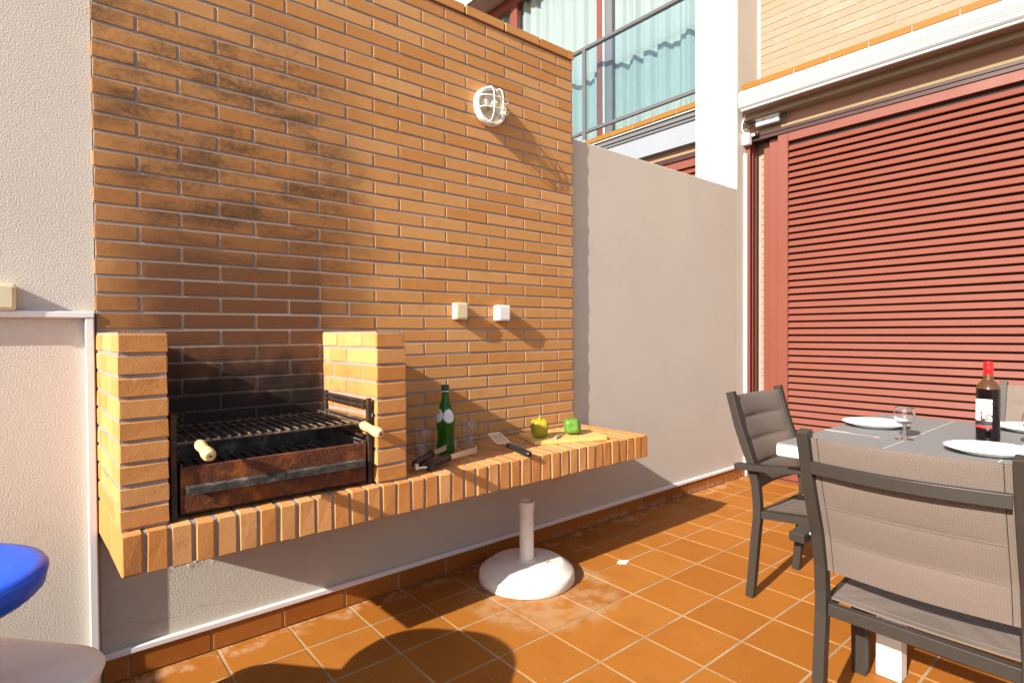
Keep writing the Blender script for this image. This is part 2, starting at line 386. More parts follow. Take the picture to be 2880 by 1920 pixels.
def copy_tree(o, parent=None):
    c = o.copy(); col.objects.link(c); c.parent = parent
    if parent: c.matrix_parent_inverse = o.matrix_parent_inverse.copy()
    for ch in o.children: copy_tree(ch, c)
    return c
_mc = {}
def piece(name, dims, ch, loc, mat, parent, jit=.0006, rot=None):       # one brick / tile / slat with shared mesh data
    key = (name, tuple(round(d, 4) for d in dims), mat, random.randrange(5) if 'brick' in name else 0)
    if key not in _mc:
        x, y, z = (d/2 for d in key[1]); bx = B().box(-x, x, -y, y, -z, z, ch)
        if 'brick' in name:                     # slightly ragged hand-laid edges
            q = .0016 if name in ('counter_brick', 'pier_brick') else .0008
            bx.v = [tuple(c_+random.uniform(-q, q)*(1 if i_ != 1 else .5) for i_, c_ in enumerate(p_)) for p_ in bx.v]
        me = bx.mesh(name); me.materials.append(M[mat]); _mc[key] = me
    o = bpy.data.objects.new(name, _mc[key])
    o.location = (loc[0]+random.uniform(-jit, jit), loc[1]+random.uniform(-jit, jit), loc[2]+random.uniform(-jit, jit))
    if rot: o.rotation_euler = rot
    elif jit: o.rotation_euler = (random.uniform(-.004,.004), random.uniform(-.004,.004), random.uniform(-.002,.002))
    return link(o, parent)
def text_mesh(s, size):
    cu = bpy.data.curves.new('txt', 'FONT'); cu.body = s; cu.size = size; cu.resolution_u = 3; cu.align_x = 'CENTER'
    ob = bpy.data.objects.new('txt', cu); col.objects.link(ob); bpy.context.view_layer.update()
    me = bpy.data.meshes.new_from_object(ob.evaluated_get(bpy.context.evaluated_depsgraph_get()))
    col.objects.unlink(ob); bpy.data.objects.remove(ob); return me
def wrap(me, rad, zc, a0, lift):            # wrap flat XY mesh data round a vertical cylinder of radius rad
    for v in me.vertices:
        a = a0+v.co.x/rad; v.co = ((rad+lift)*math.cos(a), (rad+lift)*math.sin(a), zc+v.co.y)
    return me

# ------------------------------------------------------------------ setting: ground and terrace floor
PY = .029                                     # face of the dividing wall; brick face is Y = 0
g = part('ground', B().box(-300, 300, -300, 300, -.6, -.3), 'ground'); tag(g, None, kind='structure')
TX0, TY0, TP = .2339, .0655, .2574            # tile joints
floor = part('terrace_floor', B().box(-1.62, 4.47, -6.5, PY+.02, -.3, -.0022), 'grout'); tag(floor, None, kind='structure')
rest = B()
for i in range(-8, 18):
    for j in range(-26, 1):
        x0, x1 = TX0+TP*(i-1)+.005, TX0+TP*i-.005; y0, y1 = TY0+TP*(j-1)+.005, TY0+TP*j-.005
        x0, x1, y1 = max(x0, -1.6), min(x1, 4.462), min(y1, PY-.014)
        if x1-x0 < .02 or y1-y0 < .02: continue
        vis = any(in_view((a, b_, 0), 0) for a in (x0, (x0+x1)/2, x1) for b_ in (y0, (y0+y1)/2, y1))
        if vis: piece('floor_tile', (x1-x0, y1-y0, .012), .0009, ((x0+x1)/2, (y0+y1)/2, -.006), 'tile', floor, .0004, (random.uniform(-.0015,.0015), random.uniform(-.0015,.0015), 0))
        else: rest.box(x0, x1, y0, y1, -.012, 0, .002)
tag(part('floor_tile', rest, 'tile', floor), 'terracotta tiles outside the picture', kind='stuff')

# ------------------------------------------------------------------ low terrace parapet at the sunny end
pw_ = part('terrace_parapet', B().box(-1.75, -1.62, -6.5, .019, -.3, 1.06), 'plaster_left', bevel=.01)
tag(pw_, 'low beige rendered parapet closing the sunny end of the terrace', 'parapet')

# ------------------------------------------------------------------ left wall
lw_ = part('rendered_wall', B().box(-5, .1385, .02, .32, -.3, 4.2), 'plaster_left'); tag(lw_, 'beige rough rendered wall left of the brick panel, with a light switch on it', 'wall')

# ------------------------------------------------------------------ dividing wall with skirting
dw = part('dividing_wall', B().box(.1388, 4.305, PY, .2, -.3, 2.32, .004), 'plaster'); tag(dw, 'grey rough rendered dividing wall under and right of the brick panel', 'wall')
for k in range(0, 18):
    x0, x1 = (.142 if k == 0 else .2145+.2592*(k-1)+.004), min(.2145+.2592*k-.004, 4.43)
    if x1 > x0: piece('skirting_tile', (x1-x0, .013, .083), .003, ((x0+x1)/2, PY-.0065, .0425), 'skirt', dw, .0005)
part('skirting_grout', B().box(.142, 4.43, PY-.008, PY-.0005, .0, .082), 'grout', dw)

# cable trunking
def trunk(label, x0, x1, y0, y1, z0, z1, lip):
    o = part('cable_trunking', B().box(x0, x1, y0, y1, z0, z1, .0025), 'pvc'); tag(o, label, 'cable trunking', 'white cable trunking on the walls')
    part('cover_seam', lip, 'pvc', o); return o
trunk('white horizontal cable trunking under the light switch on the left wall', -.9, .1342, -.006, .0195, 1.236, 1.257, B().box(-.899, .133, -.0075, -.0055, 1.2385, 1.2545, .0005))
trunk('white vertical cable trunking on the left wall beside the brick counter', .110, .1342, -.004, .0195, .0, 1.2355, B().box(.1125, .1317, -.0055, -.0035, .003, 1.233, .0005))
trunk('white cable trunking running along the top of the tiled skirting', .1405, 4.405, PY-.018, PY-.0005, .0835, .106, B().box(.143, 4.403, PY-.0195, PY-.0175, .087, .1025, .0005))
trunk('white vertical cable trunking in the corner beside the red shutter', 4.408, 4.436, PY-.02, PY-.0005, .0, 2.62, B().box(4.411, 4.433, PY-.0215, PY-.0195, .003, 2.617, .0005))

# ------------------------------------------------------------------ brick wall
BH, J0, SX0, XL, XR = .0596, 1.1985, .2622, .1392, 2.392
bw = thing('brick_wall', (1.26, 0, .49), 'orange brick panel wall with soot stains above the barbecue', 'brick wall')
core = B().box(XL+.002, XR-.002, .0031, PY-.001, .49, 2.321); core.box(XL+.002, XR-.002, .0031, .235, 2.3225, 2.749)
part('mortar', core, 'mortar', bw)
over = B(); nb = 0
for n in range(-8, 28):                       # course n lies between joints n and n+1, joint 18 at J0
    z1 = J0+(18-n)*BH-.0049; z0 = z1-BH+.0098
    zc0 = max(z0, .641)
    if z1-zc0 < .012: continue
    k0 = -2 if n % 2 == 0 else -1
    for k in range(k0, 20, 2):
        x0, x1 = max(SX0+.125*k+.005, XL), min(SX0+.125*(k+2)-.005, XR)
        if x1-x0 < .03: continue
        hid = z1 < 1.19 and ((x0 > .14 and x1 < .28) or (x0 > .925 and x1 < 1.043))
        if any(in_view((a, 0, b_), 0) for a in (x0, x1) for b_ in (zc0, z1)) and not hid and nb < 298:
            piece('brick', (x1-x0, .05, z1-zc0), .0013, ((x0+x1)/2, .025+.0006, (z0+z1)/2 if zc0 == z0 else (zc0+z1)/2), 'brick', bw, .0006); nb += 1
        else: over.box(x0, x1, .0006, .05, zc0, z1, .002)
tag(part('brick', over, 'brick', bw), 'bricks at the very edge of or beyond the picture', kind='stuff')
for k in range(-1, 10):
    x0, x1 = SX0+.12+.25*(k-1)+.004, SX0+.12+.25*k-.004
    x0 = max(x0, XL); x1 = min(x1, XR-.05)
    if x1-x0 > .03: piece('coping_brick', (x1-x0, .25, .046), .003, ((x0+x1)/2, .118, 2.7775), 'brick', bw, .0012)
wc = B(); wc.add([(XR-.048,-.007,2.7545),(XR+.002,-.007,2.7545),(XR+.002,.243,2.7545),(XR-.002,.243,2.7545),(XR-.048,-.007,2.8005),(XR+.002,-.007,2.8005),(XR+.002,.243,2.8005),(XR-.002,.243,2.8005)],
    [(0,1,2,3),(4,5,6,7),(0,1,5,4),(1,2,6,5),(2,3,7,6),(3,0,4,7)])
part('coping_brick', wc, 'brick', bw)

# ------------------------------------------------------------------ brick barbecue: counter and two piers
ZT, ZB, YF, CX0, CX1 = .638, .523, -.474, .158, 2.462
bb = thing('brick_barbecue', (1.3, -.2, ZB), 'orange brick barbecue counter cantilevered from the wall with two brick piers', 'barbecue')
ct = part('counter', B().box(CX0+.004, CX1-.004, YF+.0035, PY-.0015, ZB+.003, ZT-.0028), 'mortar', bb)
N = 39; pitch = (CX1-CX0+.008)/N
for k in range(N):
    x0 = CX0+k*pitch; x1 = x0+pitch-.0095
    dz = random.uniform(-.0016, .0008); dy = random.uniform(-.002, .001)
    ys = ((YF, YF+.24), (YF+.247, -.0006)) if k % 2 == 0 else ((YF, YF+.22), (YF+.227, -.0006))
    for q, (y0, y1) in enumerate(ys):
        piece('counter_brick', (x1-x0, y1-y0, ZT-ZB), .003 if k % 3 else .0042, ((x0+x1)/2-(.04*((y0+y1)/2-YF) if k == 0 else 0), (y0+y1)/2+(dy if q == 0 else 0), (ZT+ZB)/2+dz), 'brick_counter', ct, .0003, (0,0,.040) if k == 0 else None)
ph = .0606
for (px0, px1) in ((.158, .276), (.922, 1.042)):
    sk = .043 if px0 < .5 else .05
    pm = part('pier', B().box(px0+.0025, px1-.0025, -.44, -.0012, ZT+.001, ZT+.008+9*ph-.004), 'mortar', bb)
    if sk: pm.data.transform(Matrix(((1,-sk,0,-sk*.445),(0,1,0,0),(0,0,1,0),(0,0,0,1))))
    for c in range(9):
        z0 = ZT+.0085+c*ph; z1 = z0+ph-.0105
        segs = ((-.445, -.215), (-.2075, -.072), (-.065, -.0012)) if c % 2 else ((-.445, -.335), (-.3275, -.10), (-.0925, -.0012))
        if c == 8: segs = ((-.445, -.34), (-.3335, -.135), (-.1285, -.0012))
        for (y0, y1) in segs:
            piece('pier_brick', (px1-px0, y1-y0, z1-z0), .002, ((px0+px1)/2+random.uniform(-.001,.001)-sk*((y0+y1)/2+.445), (y0+y1)/2, (z0+z1)/2), 'brick_counter', pm, .0006, (0,0,sk))

# ------------------------------------------------------------------ iron grill stand, tray and grate
gs = thing('grill_stand', (.6, -.23, ZT), 'sooty black iron grill stand between the brick piers', 'grill stand')
for xs, sg in ((.290, 1), (.902, -1)):
    fr = B().box(xs-.008, xs+.008, -.430, -.412, ZT+.001, .948, .0015)
    part('front_upright', fr, 'iron', gs)
    part('rear_upright', B().box(xs-.011, xs+.011, -.045, -.023, ZT+.001, .948, .0015), 'iron', gs)
    for z in (.938, .920, .838, .812):
        part('side_rail', B().box(xs-.006+sg*.011, xs+.006+sg*.011, -.409, -.046, z-.005, z+.005, .001), 'iron', gs)
tr = thing('charcoal_tray', (.6, -.23, ZT), 'rusty steel charcoal tray with a long front lip under the grate', 'charcoal tray')
part('front_panel', B().box(.306, .886, -.428, -.424, .655, .790, .001), 'rust', tr)
part('top_rim', B().box(.304, .888, -.4235, -.409, .784, .790, .001), 'rust', tr)
part('pan', B().box(.308, .884, -.4235, -.06, .652, .657).box(.308, .313, -.4235, -.06, .6575, .80).box(.879, .884, -.4235, -.06, .6575, .80).box(.3135, .8785, -.065, -.06, .6575, .835), 'ash', tr)
lip = part('front_lip', B().sweep([(.318,-.4285,.723),(.318,-.447,.7235),(.874,-.447,.7235)][1:], [(.0,-.012),(.004,-.012),(.004,.009),(-.014,.013),(-.014,.010),(0,.006)]), 'ash', tr)
part('drawer_front', B().box(.316, .876, -.4345, -.4285, .660, .712, .001), 'rust', tr)
for k in range(14): part('coal_bar', B().box(.325+k*.0395, .325+k*.0395+.026, -.405, -.07, .742, .746, .0008), 'ash', tr)
gg = thing('grill_grate', (.6, -.23, .868), 'wire cooking grate with two wooden handles laid across the stand', 'grill grate')
ZG = .868
part('edge_rod', B().tube([(.276+.008,-.425,ZG-.006),(.895,-.425,ZG-.006)], .0042, 8), 'rod', gg)
part('edge_rod', B().tube([(.284,-.062,ZG-.006),(.895,-.062,ZG-.006)], .0042, 8), 'rod', gg)
for k in range(21):
    x = .292+k*.0298; part('grate_rod', B().tube([(x,-.432,ZG),(x,-.055,ZG+.002)], .0033, 7), 'rod', gg)
part('side_strip', B().box(.878, .894, -.42, -.065, ZG+.004, ZG+.008, .001), 'rod', gg)
for hx, dxx in ((.352, .004), (.862, .012)):
    h0 = Vector((hx, -.452, ZG-.008)); h1 = Vector((hx+dxx, -.572, ZG-.026)); d = h1-h0
    part('handle_rod', B().tube([(hx,-.40,ZG-.006),(hx,-.44,ZG-.007),h0+d*.1], .0042, 8), 'rod', gg)
    ts = [(0,.010),(.03,.014),(.14,.0165),(.30,.0155),(.42,.0135),(.55,.0155),(.75,.0185),(.9,.0185),(.97,.016),(1,.011)]
    part('wooden_handle', B().tube([h0+d*a for a, _ in ts], [b_ for _, b_ in ts], 16), 'handle', gg)
    part('handle_nail', B().tube([h0+d*.99, h0+d*1.012], .0035, 8), 'iron', gg)

# ------------------------------------------------------------------ things on the counter
def tumbler(loc, label):
    t_ = thing('drinking_glass', loc, label, 'glass', group='tumblers on the counter')
    part('glass_wall', B().lathe([(.0,.001),(.027,.001),(.029,.004),(.036,.098),(.0355,.099),(.0345,.0985),(.0275,.010),(.0,.009)], 40), 'thin_clear', t_, False)
    part('rim', B().lathe([(.0362,.0965),(.0366,.0985),(.0352,.0998),(.0342,.0985),(.0345,.0965)], 40), 'thin_clear', t_, False)
    t_.scale = (1.3, 1.3, 1.36)
    return t_
tumbler((1.258, -.200, ZT), 'clear glass tumbler left of the green bottle, beside the brick pier')
tumbler((1.532, -.165, ZT), 'clear glass tumbler right of the green bottle')
bt = thing('green_bottle', (1.395, -.165, ZT), 'tall wavy green glass mineral water bottle with oval labels on the counter', 'bottle', rz=R(0))
part('bottle_body', B().lathe([(.0,.0),(.031,.0),(.036,.004),(.0372,.02),(.036,.045),(.0335,.075),(.0345,.10),(.0385,.135),(.0395,.150),(.0375,.172),(.031,.200),(.0235,.228),(.0172,.252),(.0146,.268),(.0142,.290)], 40), 'green_glass', bt, False)
part('neck_ring', B().lathe([(.0146,.289),(.0156,.290),(.0156,.294),(.0146,.295)], 28), 'paper', bt, False)
cp = part('bottle_cap', B().lathe([(.0150,.296),(.0168,.296),(.0168,.300),(.0158,.302),(.0158,.320),(.0145,.3215),(0,.3215)], 28), 'green_cap', bt, False)
def oval_label(bt, ac, zc, w_, h_, txt=None):
    def rad(z):                                # bottle radius at height
        P = [(.135,.0385),(.150,.0395),(.172,.0375),(.200,.031),(.228,.0235)]
        for (za, ra), (zb, rb) in zip(P, P[1:]):
            if za <= z <= zb: return ra+(rb-ra)*(z-za)/(zb-za)
        return P[0][1] if z < .135 else P[-1][1]
    def ell(k, lift):
        v = []; f = []; n = 28
        for ring in range(5):
            for i in range(n):
                a = 2*math.pi*i/n; q = k*ring/4; z = zc+h_*q*math.sin(a); r_ = rad(z)+lift; an = ac+w_*q*math.cos(a)/.034; v.append((r_*math.cos(an), r_*math.sin(an), z))
        for ring in range(4):
            for i in range(n): f.append((ring*n+i, ring*n+(i+1)%n, (ring+1)*n+(i+1)%n, (ring+1)*n+i))
        return B().add(v, f, True)
    lb = part('label', ell(1, .0004), 'label_green', bt, False); part('label_centre', ell(.86, .0007), 'paper', lb, False)
    if txt:
        me = text_mesh(txt, .017)
        for v in me.vertices:
            z = zc+.010+v.co.y; r_ = rad(z)+.0011; an = ac+v.co.x/.034; v.co = (r_*math.cos(an), r_*math.sin(an), z)
        part('lettering', me, 'ink', lb, False)
    else:
        bars = B()
        for k in range(7):
            z = zc-.012+k*.0032; r_ = rad(z)+.0011; a = ac+.1
            bars.add([(r_*math.cos(a-.28), r_*math.sin(a-.28), z),(r_*math.cos(a+.24), r_*math.sin(a+.24), z),(r_*math.cos(a+.24), r_*math.sin(a+.24), z+.0012),(r_*math.cos(a-.28), r_*math.sin(a-.28), z+.0012)], [(0,1,2,3)])
        part('small_print', bars, 'ink', lb, False)
AV = math.atan2(-2.31+.165, -1.395)            # towards the viewer
oval_label(bt, AV+.42, .180, .025, .033); oval_label(bt, AV-1.0, .180, .025, .033, 'AS')
bt.scale = (1.1, 1.1, .965)
# tongs
tg = thing('tongs', (1.2, -.35, ZT), 'black handled steel kitchen tongs lying open on the front of the counter', 'tongs')
H0 = Vector((1.118, -.375, ZT+.022))
def tong_arm(a, b_, c, zend):
    a, b_, c = Vector(a), Vector(b_), Vector(c)
    d = (b_-a).normalized()
    part('grip', B().tube([a, a+d*.006, a+(b_-a)*.5, b_-d*.006, b_], [.012,.017,.0155,.0175,.012], 14), 'dark_plastic', tg)
    e = (c-b_); sd = Vector((0,0,1)); n_ = d.cross(sd).normalized()
    part('blade_arm', B().add([b_+sd*.009-d*.01, b_-sd*.009-d*.01, c-sd*.014, c+sd*.014], [(0,1,2,3)]).add([b_+sd*.009-d*.01+n_*.002, b_-sd*.009-d*.01+n_*.002, c-sd*.014+n_*.002, c+sd*.014+n_*.002], [(0,1,2,3)])
         .add([b_+sd*.009, b_+sd*.009+n_*.002, c+sd*.014+n_*.002, c+sd*.014], [(0,1,2,3)]).add([b_-sd*.009, b_-sd*.009+n_*.002, c-sd*.014+n_*.002, c-sd*.014], [(0,1,2,3)]), 'steel', tg)
    part('stud', B().tube([b_-d*.018-n_*.0125, b_-d*.018-n_*.0155], .006, 12), M['rail_grey'], tg)
    part('stud', B().tube([b_-d*.018+n_*.0125, b_-d*.018+n_*.0155], .006, 12), M['rail_grey'], tg)
    return c, d
c1, d1 = tong_arm((1.150,-.408,ZT+.020), (1.290,-.350,ZT+.030), (1.475,-.285,ZT+.024), 0)
c2, d2 = tong_arm((1.128,-.352,ZT+.022), (1.262,-.262,ZT+.034), (1.435,-.165,ZT+.036), 0)
for c, d in ((c1, d1), (c2, d2)):
    sgn = 1 if c is c1 else -1
    b_ = B()
    for k in range(5):
        z = c.z-.014+k*.0065; b_.tube([(c.x, c.y, z), (c.x+.012, c.y+sgn*.010, z)], .0028, 8)
    part('scalloped_tip', b_, 'steel', tg)
part('hinge', B().tube([(1.116,-.385,ZT+.012),(1.116,-.385,ZT+.034)], .010, 14).tube([(1.150,-.408,ZT+.02),(1.118,-.39,ZT+.018)], .005, 8).tube([(1.128,-.352,ZT+.024),(1.114,-.38,ZT+.026)], .005, 8), 'steel', tg)
# spatula
sp = thing('spatula', (1.70, -.33, ZT), 'slotted steel spatula with a black handle hanging over the counter edge', 'spatula')
s0 = Vector((1.615, -.490, ZT+.016)); s1 = Vector((1.628, -.318, ZT+.030)); d = s1-s0; dn = d.normalized(); sdn = dn.cross(Vector((0,0,1))).normalized()
part('handle', B().tube([s0, s0+d*.03, s0+d*.3, s0+d*.8, s0+d*.97, s1], [.009,.0135,.0145,.0125,.012,.007], 14), 'dark_plastic', sp)
part('stud', B().tube([s0+d*.88+Vector((0,0,.010)), s0+d*.88+Vector((0,0,.0145))], .0065, 12), 'rail_grey', sp)
part('neck', B().tube([s1-dn*.01, s1+dn*.025], [.006,.006], 8), 'steel', sp)
b0 = s1+dn*.022; ax = (dn+Vector((0,0,.32))).normalized(); nm = sdn.cross(ax).normalized()
def sq(u, v_, k): return b0+ax*v_+sdn*u+nm*k
bl = B(); us = [-.037,-.028,-.020,-.0105,-.0035,.0035,.0105,.020,.028,.037]
def bar_(u0, u1, v0, v1):
    P_ = [sq(u0,v0,0),sq(u1,v0,0),sq(u1,v1,0),sq(u0,v1,0),sq(u0,v0,.0016),sq(u1,v0,.0016),sq(u1,v1,.0016),sq(u0,v1,.0016)]
    bl.add(P_, [(0,1,2,3),(4,5,6,7),(0,1,5,4),(1,2,6,5),(2,3,7,6),(3,0,4,7)])
edges = [-.037,-.0255,-.0185,-.0095,-.0025,.0065-.004+.0,.0095,.0165,.0255,.037]
slots = [(-.0245,-.0185),(-.0105,-.0045),(.0045,.0105),(.0185,.0245)]
prev = -.037
for a, b_ in slots: bar_(prev, a, .016, .083); prev = b_
bar_(prev, .037, .016, .083); bar_(-.034, .034, .0835, .098); bar_(-.036, .036, .004, .0155); bar_(-.030,.030,.0985,.102)
part('blade', bl, 'steel', sp)
# cutting board
A_ = math.atan2(-.151, .374)
cbd = thing('cutting_board', (2.045, -.255, ZT), 'bamboo cutting board with rounded corners on the right of the counter', 'cutting board', rz=A_)
for k in range(9):
    y0 = -.122+k*.0272; n_ = 'board_strip'
    if k in (0, 8): o_ = rrect(.395, .0268, .012, 5, 0, y0+.0134)
    else: o_ = [(-.1975, y0),(.1975, y0),(.1975, y0+.0268),(-.1975, y0+.0268)]
    part(n_, B().prism(o_, .0012, .0205+random.uniform(-.0002,.0002)), 'bamboo', cbd, False, .001)
ZBd = ZT+.0212
def pepper(loc, label, mat, rot, h=.088, r=.040, lobes=4, stem=True):
    t_ = thing('bell_pepper', loc, label, 'pepper', group='bell peppers on the cutting board')
    t_.rotation_euler = rot
    def lb(a, z):
        q = z/h; return 1+.10*math.cos(lobes*a)*(.75+.6*abs(q-.5))+.03*math.cos(2*a+1)
    prof = [(.002,.0045),(.012,.002),(.022,.0005),(.030,.006),(.0355,.018),(.0385,.034),(.0405,.050),(.0405,.062),(.037,.076),(.029,.0845),(.019,.0855),(.010,.079),(.003,.074)]
    part('skin', B().lathe([(a*r/.040, b_*h/.088) for a, b_ in prof], 40, lobes=lb), mat, t_, False)
    if stem:
        part('stem', B().tube([(0,0,h*.84),(.001,0,h*.95),(.004,.002,h*1.10),(.009,.004,h*1.16)], [.008,.0038,.0027,.0032], 9), 'stem', t_, False)
    return t_
pepper((1.905, -.232, ZBd), 'yellow green bell pepper standing with its stem up on the cutting board', 'pep_yellow', (R(3),R(-4),R(20)), .094, .0435)
p2 = pepper((2.067, -.300, ZBd+.040), 'glossy green bell pepper lying on its side on the cutting board', 'pep_green', (0,0,0), .092, .0465)
dv = (CPOS-Vector((2.067,-.26,.70))).normalized(); dv.z = .12; q_ = (-dv).to_track_quat('Z', 'Y'); p2.rotation_euler = (q_.to_matrix().to_4x4() @ Matrix.Rotation(R(40), 4, 'Z')).to_euler()
p2.location = Vector((2.055,-.315,ZBd+.046))
kn = thing('kitchen_knife', (1.97, -.30, ZBd), 'small steel knife lying between the two peppers on the cutting board', 'knife', rz=R(31))
part('handle', B().tube([(-.055,0,.007),(-.048,0,.008),(-.02,0,.008),(.02,0,.0065),(.03,0,.005)], [.005,.0075,.0078,.006,.004], 12), 'steel', kn, False)
part('blade', B().add([(.03,-.007,.003),(.13,-.006,.003),(.155,.004,.003),(.03,.006,.003),(.03,-.007,.0045),(.13,-.006,.0042),(.155,.004,.004),(.03,.006,.006)], [(0,1,2,3),(4,5,6,7),(0,1,5,4),(1,2,6,5),(2,3,7,6),(3,0,4,7)]), 'steel', kn, False)

# ------------------------------------------------------------------ wall lamp and switches
la = thing('bulkhead_lamp', (1.772, 0, 2.327), 'round white bulkhead lamp with wire guard on the brick wall', 'wall lamp')
LM = Matrix.Rotation(R(90), 4, 'X')            # lathe axis z -> -Y
part('back_ring', B().lathe([(0,.0005),(.092,.0005),(.096,.006),(.096,.030),(.091,.036),(.080,.038),(.076,.036),(.076,.012),(0,.012)], 48, mat=LM), 'white_plastic', la, False)
part('reflector', B().lathe([(.0,.0135),(.060,.0145),(.073,.030)], 36, mat=LM), 'steel', la, False)
dome = B(); pr_ = [(.0755,.033)]
for k in range(1, 29):
    a = R(90*k/28); pr_.append((.0755*math.cos(a)**.62+(.0009 if k % 2 else -.0009), .033+.050*math.sin(a)))
pr_[-1] = (.0001, pr_[-1][1])
dome.lathe(pr_, 40, mat=LM); part('ribbed_glass', dome, 'bulb_glass', la, False)
part('bulb', B().lathe([(0,.076),(.012,.073),(.020,.064),(.021,.055),(.017,.044),(.012,.036),(.012,.016),(0,.016)], 20, mat=LM), 'china', la, False)
def gw(fn): return [LM @ Vector(p) for p in fn]
for off in (-.028, .028):
    arc = []
    for k in range(25):
        a = math.pi*k/24; arc.append((-.086*math.cos(a)*(1 if abs(math.cos(a))<.95 else 1), off, .037+.055*math.sin(a)**.55))
    part('guard_wire', B().tube(gw(arc), .0028, 8), 'white_plastic', la, False)
    part('guard_wire', B().tube(gw([(y, x, z) for x, y, z in arc]), .0028, 8), 'white_plastic', la, False)
part('guard_ring', B().tube(gw([(.088*math.cos(2*math.pi*k/40), .088*math.sin(2*math.pi*k/40), .038) for k in range(41)]), .003, 8, False), 'white_plastic', la, False)
part('fixing_screw', B().tube(gw([(.0,-.09,.034),(.0,-.09,.042)]), .004, 10), 'rail_grey', la, False)
def switch(loc, label, mat, w_=.074, h_=.080, d=.040, rk=.010):
    t_ = thing('light_switch', loc, label, 'switch', group='surface mounted switches')
    part('housing', B().prism(rrect(w_, h_, .008, 5), 0, d, mat=LM @ Matrix.Translation((0,0,.0005))), mat, t_, False, .003)
    part('rocker', B().add([(-w_*.40,-h_*.40,d+.001),(w_*.40,-h_*.40,d+.001),(w_*.40,h_*.40,d+.001),(-w_*.40,h_*.40,d+.001),(-w_*.40,-h_*.40,d+.003),(w_*.40,-h_*.40,d+.003),(w_*.40,h_*.40,d+rk),(-w_*.40,h_*.40,d+rk)],
        [(3,2,1,0),(4,5,6,7),(0,1,5,4),(1,2,6,5),(2,3,7,6),(3,0,4,7)], mat=LM), mat, t_, False, .0015)
    return t_
switch((1.578, 0, 1.287), 'cream square light switch on the brick wall, the yellower of two', 'cream', .070, .082, .036, .006)
switch((1.838, 0, 1.282), 'white square light switch on the brick wall right of the cream one', 'white_plastic', .078, .080, .044, .006)
switch((-.096, .0195, 1.297), 'cream light switch at the left edge above the white trunking', 'cream', .075, .080, .036, .006)

# ------------------------------------------------------------------ parasol base
ub = thing('parasol_base', (1.782, -.272, 0), 'round white concrete parasol base with short empty tube', 'parasol base')
part('base_disc', B().lathe([(0,.0005),(.226,.0005),(.231,.005),(.228,.042),(.222,.050),(.210,.056),(.180,.080),(.170,.0835),(.06,.0875),(.0,.088)], 64), 'parasol', ub, False)
part('collar', B().lathe([(.030,.087),(.048,.0872),(.048,.093),(.044,.096),(.036,.097)], 36), 'parasol', ub, False)
tb = part('tube', B().lathe([(.0355,.088),(.0345,.10),(.034,.328),(.0385,.338),(.0385,.345),(.037,.347),(.0385,.349),(.0385,.356),(.037,.358),(.0385,.360),(.0385,.371),(.036,.373),(.031,.372),(.030,.20),(0,.20)], 36), 'parasol', ub, False)
lf = B()
for k in range(5):
    a = k*1.3; lf.add([(.055+.006*math.cos(a), -.075+.006*math.sin(a), .0885),(.06+.012*math.cos(a+.6), -.08+.012*math.sin(a+.6), .094),(.055+.016*math.cos(a), -.075+.016*math.sin(a), .0885)], [(0,1,2)])
part('dry_leaf', lf, 'lintel_wood', ub, False)

# ------------------------------------------------------------------ house facade (right)
FX = 4.65
hs = thing('house_facade', (4.6, -1.5, 0), 'pale brick house facade with orange tile sill above the red shutter', 'house')
part('wall_core', B().box(FX+.004, 5.2, -6.5, .034, 3.164, 6.0).box(4.606, 5.2, -6.5, .034, -.3, 2.70).box(4.60, 5.2, -6.5, .034, 2.7005, 2.88), 'mortar_pale', hs)
up = B()
for n in range(0, 47):
    z0 = 3.168+n*BH; z1 = z0+BH-.006
    for k in range(-1, 27):
        y1 = .030-(.25*k+(0 if n % 2 else .125)); y0 = y1-.244; y1 = min(y1, .012)
        if y1-y0 < .03: continue
        if any(in_view((FX, a, b_), 10) for a in (y0, y1) for b_ in (z0, z1)):
            piece('brick', (.03, y1-y0, z1-z0), .0015, (FX+.015, (y0+y1)/2, (z0+z1)/2), 'brick_facade', hs, .0006)
        elif n < 20: up.box(FX, FX+.03, y0, y1, z0, z1)
tag(part('brick', up, 'brick_facade', hs), 'facade bricks beyond the picture', kind='stuff')
for n in range(0, 45):                        # narrow strip of brick seen between jamb and shutter
    z0 = .03+n*BH; piece('brick', (.02, .118 if n % 2 else .17, BH-.006), .0015, (4.600+.010, -.02-.06 if n % 2 else -.02-.085, z0+BH/2), 'brick_facade', hs, .0005)
part('corner_bead', B().box(FX-.006, FX+.02, .013, .0335, 3.164, 6.0, .002), 'white_render', hs)
slab = part('floor_slab', B().box(4.402, 5.2, -6.5, .034, 2.882, 3.114), 'soffit', hs)
for k in range(0, 20):
    y1 = .030-.2505*k+(.0 if k else 0); y0 = y1-.243
    if k == 0: y0 = y1-.16
    else: y1 += .085; y0 += .085
    piece('sill_tile', (.30, y1-y0, .045), .002, (4.368+.15, (y0+y1)/2, 3.139), 'sill', hs, .0006)
part('sill_grout', B().box(4.373, FX, -5, .028, 3.1145, 3.158), 'mortar_pale', hs)
part('lintel_board', B().box(4.50, 4.5995, -6.5, .034, 2.800, 2.8815), 'lintel_wood', hs)
part('sealant_strip', B().box(4.49, 4.5995, -6.5, .034, 2.766, 2.7995), 'foam', hs)

# fin wall between the two houses
fin = part('fin_wall', B().box(4.3055, 4.66, PY, .3995, -.3, 6.2), 'plaster'); tag(fin, 'tall rendered fin wall between the shutter and the glass balcony, white on its sunny side', 'wall')
part('white_face', B().box(4.3005, 4.305, PY+.0005, .399, 2.3215, 6.2), 'white_render', fin)

